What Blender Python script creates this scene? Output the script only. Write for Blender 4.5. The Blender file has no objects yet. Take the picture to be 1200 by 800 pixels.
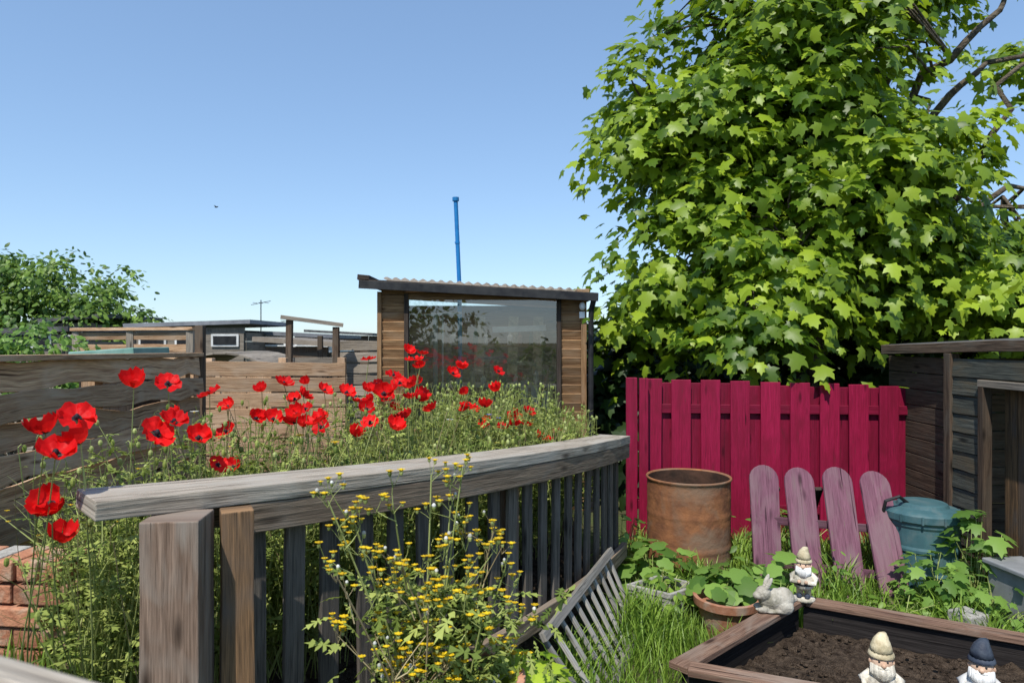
import bpy, bmesh, math, numpy as np
from mathutils import Vector
R = np.random.default_rng(7)
scene = bpy.context.scene
V = lambda *a: np.array(a, dtype=float)
def nrm(v):
    v = np.asarray(v, float); return v / (np.linalg.norm(v, axis=-1, keepdims=True) + 1e-9)

# ------------------------------------------------------------------ materials
def base(name, rough=.8, spec=.3):
    m = bpy.data.materials.new(name); m.use_nodes = True
    nt = m.node_tree; b = nt.nodes['Principled BSDF']
    b.inputs['Roughness'].default_value = rough
    b.inputs['Specular IOR Level'].default_value = spec
    return m, nt, b
def mixc(nt, fac, a, b, mode='MIX'):
    n = nt.nodes.new('ShaderNodeMix'); n.data_type = 'RGBA'; n.blend_type = mode
    for i, v in ((0, fac), (6, a), (7, b)):
        if isinstance(v, (int, float)): n.inputs[i].default_value = v
        elif isinstance(v, tuple): n.inputs[i].default_value = (*v, 1)
        else: nt.links.new(v, n.inputs[i])
    return n.outputs[2]
def noise(nt, vec, scale, detail=5, dist=0., rough=.55):
    n = nt.nodes.new('ShaderNodeTexNoise'); n.inputs['Scale'].default_value = scale
    n.inputs['Detail'].default_value = min(detail, 5); n.inputs['Distortion'].default_value = dist
    n.inputs['Roughness'].default_value = rough
    if vec is not None: nt.links.new(vec, n.inputs['Vector'])
    return n.outputs['Fac']
def ramp(nt, fac, lo, hi):
    n = nt.nodes.new('ShaderNodeMapRange'); n.inputs[1].default_value = lo; n.inputs[2].default_value = hi
    nt.links.new(fac, n.inputs[0]); return n.outputs[0]
def coord(nt, which='Object', scale=(1, 1, 1)):
    c = nt.nodes.new('ShaderNodeTexCoord'); m = nt.nodes.new('ShaderNodeMapping')
    m.inputs['Scale'].default_value = scale
    nt.links.new(c.outputs[which], m.inputs[0]); return m.outputs[0]
def tintmul(nt, col, lo=.65, hi=1.3):
    a = nt.nodes.new('ShaderNodeAttribute'); a.attribute_name = 'tint'
    r = nt.nodes.new('ShaderNodeMapRange'); r.inputs[3].default_value = lo; r.inputs[4].default_value = hi
    nt.links.new(a.outputs['Fac'], r.inputs[0])
    s = nt.nodes.new('ShaderNodeVectorMath'); s.operation = 'SCALE'
    nt.links.new(col, s.inputs[0]); nt.links.new(r.outputs[0], s.inputs['Scale'])
    return s.outputs[0]
def bump(nt, b, h, strength=.4, dist=.01):
    n = nt.nodes.new('ShaderNodeBump'); n.inputs['Strength'].default_value = strength
    n.inputs['Distance'].default_value = dist
    nt.links.new(h, n.inputs['Height']); nt.links.new(n.outputs[0], b.inputs['Normal'])
def wood(name, dark, light, third=None, rough=.85, bs=.5, spec=.2, worn=None, tl=(.65, 1.3)):
    m, nt, b = base(name, rough, spec)
    g = noise(nt, coord(nt, 'UV', (1.6, 38, 1)), 1.6, 4, .5, .65)
    fine = noise(nt, coord(nt, 'UV', (5, 220, 1)), 1.5, 2, .2)
    big = noise(nt, coord(nt, 'UV', (2.2, 6, 1)), 1.3, 3, .8)
    c = mixc(nt, ramp(nt, g, .32, .68), dark, light)
    c = mixc(nt, ramp(nt, fine, .45, .75), c, tuple(x * .55 for x in dark))
    if third: c = mixc(nt, ramp(nt, big, .48, .68), c, third)
    vo = nt.nodes.new('ShaderNodeTexVoronoi'); vo.inputs['Scale'].default_value = 1.0
    nt.links.new(coord(nt, 'UV', (2.6, 9, 1)), vo.inputs['Vector'])
    c = mixc(nt, ramp(nt, vo.outputs['Distance'], .16, .05), c, tuple(x * .4 for x in dark))
    ck = noise(nt, coord(nt, 'UV', (1.1, 60, 1)), 1.0, 2, 1.2)
    c = mixc(nt, ramp(nt, ck, .66, .70), c, tuple(x * .3 for x in dark))
    if worn:
        w = noise(nt, coord(nt, 'UV', (3, 30, 1)), 1.2, 5, 1.5, .7)
        c = mixc(nt, ramp(nt, w, .62, .68), c, worn)
    c = tintmul(nt, c, *tl)
    nt.links.new(c, b.inputs['Base Color'])
    bump(nt, b, g, bs * 1.4, .006)
    return m
def gen(name, c1, c2, scale=8, rough=.8, bs=.3, spec=.3, lo=.35, hi=.65, c3=None, s3=3, metal=0, bd=.01, trans=0):
    m, nt, b = base(name, rough, spec); co = coord(nt)
    n = noise(nt, co, scale, 5, .3, .6)
    c = mixc(nt, ramp(nt, n, lo, hi), c1, c2)
    if c3: c = mixc(nt, ramp(nt, noise(nt, co, s3, 4, .5), .5, .65), c, c3)
    c = tintmul(nt, c, .75, 1.25)
    nt.links.new(c, b.inputs['Base Color']); b.inputs['Metallic'].default_value = metal
    bump(nt, b, noise(nt, co, scale * 4, 3), bs, bd)
    if trans:
        t = nt.nodes.new('ShaderNodeBsdfTranslucent'); nt.links.new(c, t.inputs[0])
        mx = nt.nodes.new('ShaderNodeMixShader'); mx.inputs[0].default_value = trans
        nt.links.new(b.outputs[0], mx.inputs[1]); nt.links.new(t.outputs[0], mx.inputs[2])
        nt.links.new(mx.outputs[0], nt.nodes['Material Output'].inputs[0])
    return m
def leafm(name, c1, c2, tr=.35, rough=.45, lo=.55, hi=1.35, trc=None, spec=.35):
    m, nt, b = base(name, rough, spec)
    a = nt.nodes.new('ShaderNodeAttribute'); a.attribute_name = 'tint'
    c = mixc(nt, a.outputs['Fac'], c1, c2)
    c = mixc(nt, .35, c, tintmul(nt, c, lo, hi))
    nt.links.new(c, b.inputs['Base Color'])
    t = nt.nodes.new('ShaderNodeBsdfTranslucent')
    nt.links.new(mixc(nt, .5, c, trc or c2), t.inputs[0])
    mx = nt.nodes.new('ShaderNodeMixShader'); mx.inputs[0].default_value = tr
    nt.links.new(b.outputs[0], mx.inputs[1]); nt.links.new(t.outputs[0], mx.inputs[2])
    nt.links.new(mx.outputs[0], nt.nodes['Material Output'].inputs[0])
    return m

M = {}
M['cap'] = wood('weathered_cap', (.22, .185, .145), (.54, .47, .38), (.39, .355, .30), bs=.7, tl=(.85, 1.15))
M['post'] = wood('post_wood', (.13, .085, .06), (.33, .235, .175), (.25, .21, .175), bs=.7)
M['postorange'] = wood('post_orange', (.09, .06, .038), (.29, .17, .085), (.13, .10, .08), bs=.7)
M['slat'] = wood('slat_wood', (.065, .058, .052), (.21, .18, .15), (.14, .127, .115), bs=.6)
M['fasc'] = wood('rail_board', (.13, .095, .068), (.34, .26, .185), (.22, .185, .15), bs=.6)
M['lfence'] = wood('fence_wood', (.32, .18, .10), (.68, .45, .27), (.52, .37, .25), bs=.6, tl=(.65, 1.35))
M['grey'] = wood('grey_wood', (.18, .155, .125), (.42, .365, .30), (.30, .255, .20), bs=.5)
M['rack'] = wood('rack_wood', (.24, .225, .20), (.46, .44, .40), (.36, .34, .31), bs=.4)
M['red'] = wood('red_paint', (.24, .005, .034), (.34, .010, .058), (.20, .006, .03), rough=.55, bs=.25, spec=.3, worn=(.15, .016, .028), tl=(.7, 1.2))
M['purple'] = wood('purple_paint', (.13, .055, .08), (.22, .10, .14), (.18, .11, .125), rough=.75, bs=.3, worn=(.14, .11, .09), tl=(.8, 1.15))
M['shed'] = wood('shed_clapboard', (.17, .085, .038), (.46, .28, .14), (.31, .20, .115), bs=.4)
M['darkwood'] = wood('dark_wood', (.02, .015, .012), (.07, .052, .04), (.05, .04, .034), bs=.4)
M['brownwood'] = wood('brown_wood', (.05, .034, .024), (.16, .11, .075), (.10, .08, .06), bs=.5)
M['teal'] = wood('teal_grey_wood', (.03, .034, .03), (.11, .115, .095), (.09, .075, .05), bs=.6)
M['bed'] = wood('bed_timber', (.11, .06, .043), (.31, .20, .14), (.25, .195, .155), bs=.6)
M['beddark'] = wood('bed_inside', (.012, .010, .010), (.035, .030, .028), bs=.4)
M['soil'] = gen('soil', (.04, .028, .02), (.13, .095, .068), 30, .95, 1.0, .1, bd=.03)
M['rust'] = gen('rust', (.14, .062, .036), (.31, .135, .06), 9, .88, .4, .15, lo=.3, hi=.7, c3=(.21, .135, .09), s3=3.5)
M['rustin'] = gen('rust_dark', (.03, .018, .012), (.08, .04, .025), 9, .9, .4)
M['terra'] = gen('terracotta', (.36, .15, .08), (.5, .25, .16), 14, .85, .2, c3=(.45, .33, .25), s3=8)
M['brick'] = gen('brick', (.30, .12, .07), (.45, .22, .13), 20, .9, .5, c3=(.36, .27, .2), s3=10)
M['stone'] = gen('cast_stone', (.42, .38, .31), (.70, .66, .56), 22, .85, .5, c3=(.33, .31, .24), s3=14)
M['concrete'] = gen('concrete', (.34, .33, .30), (.55, .53, .49), 18, .9, .5)
M['greyplastic'] = gen('grey_plastic', (.22, .23, .24), (.32, .33, .34), 8, .5, .1)
M['tealplastic'] = gen('green_plastic', (.04, .10, .115), (.06, .14, .155), 6, .6, .15, .3, c3=(.10, .15, .155), s3=6)
M['black'] = gen('black_plastic', (.01, .01, .012), (.03, .03, .03), 8, .5, .1)
M['blue'] = gen('blue_paint', (.01, .14, .38), (.015, .19, .47), 6, .45, .1)
M['white'] = gen('white_paint', (.6, .6, .58), (.8, .8, .78), 9, .6, .1)
M['roof'] = gen('roof_felt', (.05, .05, .052), (.12, .12, .12), 8, .9, .4)
M['greyroof'] = gen('grey_roof', (.16, .17, .19), (.26, .27, .29), 5, .7, .2)
M['tan'] = gen('corrugated_sheet', (.42, .35, .28), (.6, .53, .44), 6, .6, .2, trans=.5)
M['tarp'] = gen('teal_tarp', (.13, .26, .22), (.22, .36, .31), 4, .7, .3)
M['bark'] = gen('bark', (.055, .042, .03), (.16, .13, .095), 12, .95, 1, bd=.03)
M['greenpaint'] = gen('faded_green', (.06, .09, .05), (.16, .2, .11), 20, .8, .2)
M['navy'] = gen('navy_paint', (.02, .028, .05), (.06, .075, .10), 20, .6, .2)
M['cream'] = gen('cream_paint', (.36, .29, .17), (.58, .51, .35), 25, .75, .3, c3=(.25, .22, .13), s3=18)
M['skin'] = gen('faded_skin', (.48, .30, .2), (.62, .44, .32), 25, .7, .2)
M['maple'] = leafm('maple_leaf', (.075, .155, .010), (.32, .43, .030), .36, .42, trc=(.46, .62, .02))
M['shadeleaf'] = leafm('shaded_leaf', (.010, .026, .006), (.03, .065, .010), .15)  # shade below the tree crown put into the leaf colour
M['bush'] = leafm('bush_leaf', (.06, .13, .018), (.20, .31, .045), .3)
M['weed'] = leafm('weed_leaf', (.07, .16, .025), (.22, .36, .07), .35, trc=(.3, .5, .08))
M['pale'] = leafm('poppy_foliage', (.17, .245, .05), (.42, .48, .13), .35, .6, trc=(.42, .5, .10), spec=.15)
M['stem'] = leafm('flower_stem', (.22, .28, .07), (.42, .47, .17), .2, .6)
M['dry'] = leafm('dry_stem', (.22, .17, .08), (.45, .38, .22), .2, .7)
M['grass'] = leafm('grass_blade', (.09, .19, .02), (.27, .40, .06), .35, trc=(.35, .5, .08))
M['lime'] = leafm('lime_leaf', (.22, .36, .02), (.42, .55, .05), .35, trc=(.5, .65, .05))
M['yellow'] = leafm('yellow_petal', (.62, .40, .008), (.85, .62, .02), .25, .6, trc=(.9, .7, .03))
M['whitef'] = leafm('white_petal', (.6, .6, .55), (.8, .8, .75), .25, .6)
M['bluef'] = leafm('blue_petal', (.05, .07, .5), (.12, .15, .7), .25, .6)
M['poppy'] = leafm('poppy_petal', (.68, .004, .008), (.94, .018, .018), .42, .5, trc=(1., .03, .02), spec=.15)
M['poppyd'] = gen('poppy_centre', (.01, .008, .012), (.03, .02, .03), 40, .7, .2)

def groundmat():
    m, nt, b = base('ground_soil_and_grass', .95, .1); co = coord(nt)
    c = mixc(nt, ramp(nt, noise(nt, co, 1.5, 5, .4), .4, .6), (.07, .055, .035), (.055, .10, .025))
    c = mixc(nt, ramp(nt, noise(nt, co, 40, 4), .35, .8), c, (.13, .13, .06))
    nt.links.new(c, b.inputs['Base Color']); bump(nt, b, noise(nt, co, 60, 4), .9, .03); return m
M['ground'] = groundmat()
def glassmat():
    m = bpy.data.materials.new('dusty_glass'); m.use_nodes = True; nt = m.node_tree; nt.nodes.clear()
    o = nt.nodes.new('ShaderNodeOutputMaterial'); t = nt.nodes.new('ShaderNodeBsdfTransparent'); t.inputs[0].default_value = (.88, .93, .91, 1)
    g = nt.nodes.new('ShaderNodeBsdfGlossy'); g.inputs['Roughness'].default_value = .012
    d = nt.nodes.new('ShaderNodeBsdfDiffuse'); d.inputs[0].default_value = (.42, .47, .48, 1)
    lw = nt.nodes.new('ShaderNodeFresnel'); lw.inputs[0].default_value = 2.5
    a = nt.nodes.new('ShaderNodeMixShader'); nt.links.new(lw.outputs[0], a.inputs[0]); nt.links.new(t.outputs[0], a.inputs[1]); nt.links.new(g.outputs[0], a.inputs[2])
    f = ramp(nt, noise(nt, coord(nt, 'Object', (1.6, 1, .8)), 1.8, 5, .9), .3, .75)
    mm = nt.nodes.new('ShaderNodeMapRange'); mm.inputs[3].default_value = .01; mm.inputs[4].default_value = .07; nt.links.new(f, mm.inputs[0])
    bb = nt.nodes.new('ShaderNodeMixShader'); nt.links.new(mm.outputs[0], bb.inputs[0]); nt.links.new(a.outputs[0], bb.inputs[1]); nt.links.new(d.outputs[0], bb.inputs[2])
    nt.links.new(bb.outputs[0], o.inputs[0]); return m
M['glass'] = glassmat()

# ------------------------------------------------------------------ mesh builder
class MB:
    def __init__(s, name): s.n = name; s.v = []; s.f = []; s.mi = []; s.uv = []; s.t = []; s.m = []
    def mat(s, k):
        if k not in s.m: s.m.append(k)
        return s.m.index(k)
    def add(s, vs, fs, k, uvs=None, tint=None):
        o = len(s.v); i = s.mat(k); tint = R.random() if tint is None else tint
        s.v.extend([tuple(map(float, v)) for v in vs])
        for j, f in enumerate(fs):
            s.f.append([o + a for a in f]); s.mi.append(i); s.t.append(tint)
            s.uv.extend(uvs[j] if uvs else [(vs[a][0] + vs[a][1], vs[a][2]) for a in f])
    def build(s, bevel=0, smooth=False, recalc=True):
        me = bpy.data.meshes.new(s.n); me.from_pydata(s.v, [], s.f)
        for k in s.m: me.materials.append(M[k])
        me.polygons.foreach_set('material_index', s.mi)
        l = me.uv_layers.new(name='UVMap'); l.data.foreach_set('uv', np.array(s.uv, dtype=np.float32).ravel())
        a = me.attributes.new('tint', 'FLOAT', 'FACE'); a.data.foreach_set('value', np.array(s.t, dtype=np.float32))
        if recalc:
            bm = bmesh.new(); bm.from_mesh(me); bmesh.ops.recalc_face_normals(bm, faces=bm.faces); bm.to_mesh(me); bm.free()
        if smooth: me.polygons.foreach_set('use_smooth', [True] * len(me.polygons))
        me.update()
        ob = bpy.data.objects.new(s.n, me); scene.collection.objects.link(ob)
        if bevel:
            b = ob.modifiers.new('Bevel', 'BEVEL'); b.width = bevel; b.segments = 2; b.limit_method = 'ANGLE'; b.angle_limit = math.radians(50)
        return ob
def sweep(mb, cs, w, t, wd, k, wav=0., tint=None, zj=0.):
    """rect board swept through centres cs, wd = list of width directions"""
    cs = [np.asarray(c, float) for c in cs]; n = len(cs); off = R.random() * 20; offv = R.random() * 20
    vs = []; dist = 0; us = []
    for i, c in enumerate(cs):
        d = nrm(cs[min(i + 1, n - 1)] - cs[max(i - 1, 0)])
        ww = wd[i] if isinstance(wd, list) else wd
        ww = nrm(ww - d * np.dot(ww, d)); td = np.cross(d, ww)
        a = w / 2 + R.normal() * wav; b = w / 2 + R.normal() * wav
        if i: dist += np.linalg.norm(c - cs[i - 1])
        us.append(dist + off)
        for x, y in ((-a, -t / 2), (b, -t / 2), (b, t / 2), (-a, t / 2)):
            vs.append(c + ww * x + td * y)
    per = [0, w, w + t, 2 * w + t, 2 * w + 2 * t]
    fs = []; uv = []
    for i in range(n - 1):
        for j in range(4):
            q = (j + 1) % 4
            fs.append((i * 4 + j, i * 4 + q, i * 4 + 4 + q, i * 4 + 4 + j))
            uv.append([(us[i], per[j] + offv), (us[i], per[j + 1] + offv), (us[i + 1], per[j + 1] + offv), (us[i + 1], per[j] + offv)])
    for e, o in ((0, (0, 3, 2, 1)), ((n - 1) * 4, (0, 1, 2, 3))):
        fs.append(tuple(e + a for a in o)); uv.append([(off + .01 * (a % 2), offv + w * .3 * (a // 2)) for a in o])
    mb.add(vs, fs, k, uv, tint)
def board(mb, p0, p1, w, t, wd, k, segs=1, wav=0., tint=None, bow=0.):
    p0 = np.asarray(p0, float); p1 = np.asarray(p1, float)
    cs = [p0 + (p1 - p0) * i / segs + (R.normal(size=3) * bow if 0 < i < segs else 0) for i in range(segs + 1)]
    sweep(mb, cs, w, t, np.asarray(wd, float), k, wav, tint)
def frames(pts):
    pts = [np.asarray(p, float) for p in pts]; out = []; ref = V(.3, .9, .1)
    for i in range(len(pts)):
        d = nrm(pts[min(i + 1, len(pts) - 1)] - pts[max(i - 1, 0)])
        if abs(np.dot(d, ref)) > .95: ref = V(1, 0, .2)
        a = nrm(np.cross(d, ref)); b = np.cross(d, a); out.append((a, b))
    return pts, out
def tube(mb, pts, rad, k, sides=6, tint=None, cap=True):
    pts, fr = frames(pts); n = len(pts)
    if not hasattr(rad, '__len__'): rad = [rad] * n
    vs = [p + (a * math.cos(2 * math.pi * j / sides) + b * math.sin(2 * math.pi * j / sides)) * r for p, (a, b), r in zip(pts, fr, rad) for j in range(sides)]
    fs = [(i * sides + j, i * sides + (j + 1) % sides, (i + 1) * sides + (j + 1) % sides, (i + 1) * sides + j) for i in range(n - 1) for j in range(sides)]
    if cap: fs += [tuple(range(sides))[::-1], tuple((n - 1) * sides + j for j in range(sides))]
    mb.add(vs, fs, k, None, tint)
def lathe(mb, prof, c, k, segs=24, tint=None, sx=1, sy=1, jit=0.):
    vs = []; n = len(prof)
    for r, z in prof:
        for j in range(segs):
            a = 2 * math.pi * j / segs; rr = r * (1 + R.normal() * jit)
            vs.append((c[0] + rr * math.cos(a) * sx, c[1] + rr * math.sin(a) * sy, c[2] + z))
    fs = [(i * segs + j, i * segs + (j + 1) % segs, (i + 1) * segs + (j + 1) % segs, (i + 1) * segs + j) for i in range(n - 1) for j in range(segs)]
    mb.add(vs, fs, k, None, tint)
def ell(mb, c, r, k, seg=14, rings=9, rot=None, tint=None):
    vs = []; fs = []
    for i in range(rings + 1):
        th = math.pi * i / rings
        for j in range(seg):
            ph = 2 * math.pi * j / seg
            p = V(r[0] * math.sin(th) * math.cos(ph), r[1] * math.sin(th) * math.sin(ph), r[2] * math.cos(th))
            if rot is not None: p = rot @ p
            vs.append(p + np.asarray(c, float))
    for i in range(rings):
        for j in range(seg): fs.append((i * seg + j, i * seg + (j + 1) % seg, (i + 1) * seg + (j + 1) % seg, (i + 1) * seg + j))
    mb.add(vs, fs, k, None, tint)
def rotm(ax, deg):
    from mathutils import Matrix
    return np.array(Matrix.Rotation(math.radians(deg), 3, ax))

def inst(name, tv, tf, pos, mats, tint, key, smooth=False):
    """many copies of one leaf template as one mesh"""
    tv = np.asarray(tv, float); tf = np.asarray(tf, int); N = len(pos); nv = len(tv); nf, k = tf.shape
    v = np.einsum('nij,vj->nvi', mats, tv) + pos[:, None, :]
    f = (tf[None] + (np.arange(N) * nv)[:, None, None]).reshape(-1)
    me = bpy.data.meshes.new(name); me.vertices.add(N * nv); me.vertices.foreach_set('co', v.astype(np.float32).ravel())
    me.loops.add(N * nf * k); me.loops.foreach_set('vertex_index', f.astype(np.int32))
    me.polygons.add(N * nf); me.polygons.foreach_set('loop_start', np.arange(0, N * nf * k, k, dtype=np.int32))
    me.update(calc_edges=True)
    a = me.attributes.new('tint', 'FLOAT', 'FACE'); a.data.foreach_set('value', np.repeat(np.clip(tint, 0, 1), nf).astype(np.float32))
    me.materials.append(M[key]); me.validate()
    if smooth: me.polygons.foreach_set('use_smooth', [True] * len(me.polygons))
    ob = bpy.data.objects.new(name, me); scene.collection.objects.link(ob); return ob
def empty(name, loc=(0, 0, 0)):
    e = bpy.data.objects.new(name, None); e.empty_display_size = .2; scene.collection.objects.link(e); return e
def orient(nv, tip, size):
    n = nrm(nv); t = nrm(tip - n * np.sum(tip * n, axis=1, keepdims=True)); x = np.cross(t, n)
    return np.stack([x, t, n], axis=2) * np.asarray(size).reshape(-1, 1, 1)
def fan(out, c, fold=.15, droop=.2):
    pts = [c] + out; v = [(x, y, -fold * abs(x) - droop * y * y) for x, y in pts]
    return v, [(0, i, i % (len(out)) + 1) for i in range(1, len(out) + 1)]
h = [(.05, 0), (.30, -.08), (.27, .12), (.40, .17), (.57, .42), (.34, .42), (.25, .50), (.26, .74), (.12, .78)]
MAPLE = fan(h + [(0, 1.02)] + [(-x, y) for x, y in h[::-1]], (0, .3), .22, .3)
OVAL = fan([(0, 0), (.22, .2), (.28, .5), (.17, .8), (0, 1), (-.17, .8), (-.28, .5), (-.22, .2)], (0, .5), .25, .25)
BROAD = fan([(0, .05), (.25, -.08), (.45, .12), (.42, .35), (.52, .55), (.32, .72), (.2, .92), (0, 1), (-.2, .92), (-.32, .72), (-.52, .55), (-.42, .35), (-.45, .12), (-.25, -.08)], (0, .4), .2, .2)
hf = [(.02, 0), (.10, .16), (.03, .22), (.17, .38), (.04, .42), (.18, .60), (.04, .62), (.12, .80), (.03, .82)]
FROND = fan(hf + [(0, 1)] + [(-x, y) for x, y in hf[::-1]], (0, .45), .3, .35)

# ------------------------------------------------------------------ ground
g = MB('ground'); S = 600
g.add([(-S, -S, 0), (S, -S, 0), (S, S, 0), (-S, S, 0)], [(0, 1, 2, 3)], 'ground'); g.build()

# ------------------------------------------------------------------ curved railing
K = np.array([(-1.04, 1.70, 1.20), (-.55, 2.18, 1.17), (-.2, 2.62, 1.135), (.2, 3.25, 1.08), (.76, 4.36, 1.00)])
sl = np.concatenate([[0], np.cumsum(np.linalg.norm(np.diff(K[:, :2], axis=0), axis=1))]); LEN = sl[-1]
PX, PY = (np.polyfit(sl, K[:, i], 2) for i in range(2)); PZ = np.polyfit(sl, K[:, 2], 2)
def rp(s): return V(np.polyval(PX, s), np.polyval(PY, s), np.polyval(PZ, s))
def rn(s):
    d = rp(s + .02) - rp(s - .02); d[2] = 0; d = nrm(d); return V(-d[1], d[0], 0)
_s = np.linspace(0, LEN, 40); _in = np.array([rp(q) + rn(q) * .20 for q in _s])
def railX(y):
    x = np.interp(y, _in[:, 1], _in[:, 0]); x = np.where(np.asarray(y) < _in[0, 1], _in[0, 0], x)
    return np.minimum(x, .55)
_out = np.array([rp(q) for q in _s])
def railO(y): return np.interp(y, _out[:, 1], _out[:, 0])
rl = MB('wooden_railing')
ss = np.linspace(0, LEN, 26)
def capc(off, dz): return [rp(s) + rn(s) * off + V(0, 0, dz) for s in ss]
sweep(rl, capc(.105, -.026), .205, .050, [rn(s) for s in ss], 'cap', .0015, .6)
sweep(rl, capc(.022, -.096)[3:], .034, .086, [rn(s) for s in ss][3:], 'fasc', .0005, .5)
sweep(rl, capc(.15, -.096)[2:], .034, .086, [rn(s) for s in ss][2:], 'fasc', .0005, .4)
board(rl, (-.880, 1.80, 0), (-.880, 1.80, 1.142), .145, .13, (1, .12, 0), 'post', 6, .0015, .6)
board(rl, (-.765, 1.90, 0), (-.765, 1.90, 1.135), .085, .07, (1, .5, 0), 'postorange', 5, .001, .7)
s = .44
while s < LEN - .02:
    c = rp(s) + rn(s) * .075; d = np.cross(rn(s), V(0, 0, 1)); zt = rp(s)[2]
    zb = .27 - .07 * s / LEN
    board(rl, c + V(0, 0, zt - .06 - c[2]), c + d * R.normal() * .012 + V(0, 0, zb - c[2]), .068, .02, d, 'slat', 3, .0014, R.random() * .8 + (.2 if s > 1.2 else 0))
    s += .142 + R.normal() * .006
sb = np.linspace(.35, LEN, 16)
sweep(rl, [rp(s) * V(1, 1, 0) + rn(s) * .04 + V(0, 0, .36 - .09 * s / LEN) for s in sb], .035, .09, [rn(s) for s in sb], 'fasc', .0005, .7)
for s in (1.75, LEN - .03):
    c = rp(s) + rn(s) * .125; board(rl, (c[0], c[1], 0), (c[0], c[1], rp(s)[2] - .057), .09, .07, rn(s), 'post', 4, .001, .3)
rl.build(.004)

# raised flower bed
fb = MB('flower_bed'); ny, nx = 50, 26; vs = []
for j in range(ny):
    y = .9 + 5.1 * j / (ny - 1)
    x1 = float(railX(y)) + .02
    for i in range(nx):
        s = i / (nx - 1); x = -2.6 + (x1 + 2.6) * s
        z = .46 + R.normal() * .012 + .03 * math.sin(x * 5 + y * 3)
        if s > .8: z -= (s - .8) * 1.2
        if i == nx - 1 or j == 0 or j == ny - 1 or i == 0: z = -.05
        vs.append((x, y, z))
fb.add(vs, [(j * nx + i, j * nx + i + 1, (j + 1) * nx + i + 1, (j + 1) * nx + i) for j in range(ny - 1) for i in range(nx - 1)], 'soil'); fb.build(smooth=True)

nr = MB('deck_handrail')
board(nr, (-.95, .74, 1.305), (-.12, .40, 1.30), .12, .05, (.35, .9, 0), 'cap', 4, .001, .7)
board(nr, (-.60, .59, 0), (-.60, .59, 1.275), .08, .08, (1, 0, 0), 'post')
board(nr, (-.2, .43, 0), (-.2, .43, 1.27), .08, .08, (1, 0, 0), 'post')
nr.build(.006)

# ------------------------------------------------------------------ left board fence
lf = MB('board_fence')
for i in range(9):
    z = 1.45 - i * .148
    for (ya, yb) in ((1.0, 2.95), (2.95, 5.1)):
        xa = -2.40 + .03 * (i % 2)
        board(lf, (xa + (ya - 3) * .03, ya, z + .015 - (ya - 1) * .012), (xa + (yb - 3) * .03, yb - .006, z + .012 - (yb - 1) * .012), .14, .016, (-.12, 0, 1), 'lfence', 12, .009, bow=.005)
for y in (1.9, 2.95, 4.0, 5.1):
    board(lf, (-2.46, y, 0), (-2.46, y, 1.50), .08, .08, (1, 0, 0), 'lfence', tint=.2)
board(lf, (-2.39, 1.0, 1.545), (-2.36, 5.15, 1.50), .07, .03, (1, 0, 0), 'lfence', 8, .002, tint=.6)
board(lf, (-2.36, 5.17, 0), (-2.36, 5.17, 1.72), .06, .06, (1, 0, 0), 'brownwood')
lf.build(.003)
f2 = MB('garden_fence')
for i in range(8):
    z = 1.36 - i * .14
    board(f2, (-2.75, 6.0, z), (-1.55, 6.35, z - .02), .125, .016, (0, 0, 1), 'lfence', 8, .004, bow=.002, tint=R.random() * .5)
for x, y in ((-2.7, 6.05), (-2.1, 6.22), (-1.6, 6.37)): board(f2, (x, y + .05, 0), (x, y + .05, 1.45), .07, .07, (1, 0, 0), 'lfence')
f2.build(.003)
f3 = MB('garden_fence')
for i in range(9):
    board(f3, (-1.95, 7.4, 1.55 - i * .12), (-1.15, 7.2, 1.56 - i * .12), .10, .016, (0, 0, 1), 'grey', 5, .004)
for x in (-1.9, -1.2): board(f3, (x, 7.38, 0), (x, 7.38, 1.62), .07, .07, (1, 0, 0), 'grey')
f3.build(.003)
tr = MB('slatted_trellis_fence')
for i in range(9):
    board(tr, (-5.1, 8.0, 1.66 - i * .135), (-3.65, 7.75, 1.66 - i * .135), .085, .02, (0, 0, 1), 'lfence', 6, .003)
for x in (-5.1, -4.4, -3.65): board(tr, (x, 7.95 - (x + 5.1) * .17 + .06, 0), (x, 7.95 - (x + 5.1) * .17 + .06, 1.76), .08, .08, (1, 0, 0), 'grey')
board(tr, (-5.15, 8.0, 1.74), (-3.6, 7.74, 1.745), .09, .035, (1, 5, 0), 'lfence', tint=.8)
tr.build(.003)
ga = MB('wooden_gate_arch')
board(ga, (-2.30, 7.0, 0), (-2.28, 7.0, 1.82), .06, .06, (1, 0, 0), 'brownwood', tint=1)
board(ga, (-1.83, 7.1, 0), (-1.83, 7.1, 1.75), .06, .06, (1, 0, 0), 'brownwood', tint=.8)
board(ga, (-2.05, 7.3, 0), (-2.05, 7.3, 1.66), .05, .05, (1, 0, 0), 'brownwood', tint=.5)
board(ga, (-2.36, 6.97, 1.85), (-1.76, 7.12, 1.77), .10, .04, (0, 1, 0), 'grey')
for z in (.6, 1.0, 1.4): board(ga, (-2.25, 7.03, z), (-1.86, 7.1, z), .07, .02, (0, 0, 1), 'grey')
ga.build(.003)

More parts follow.
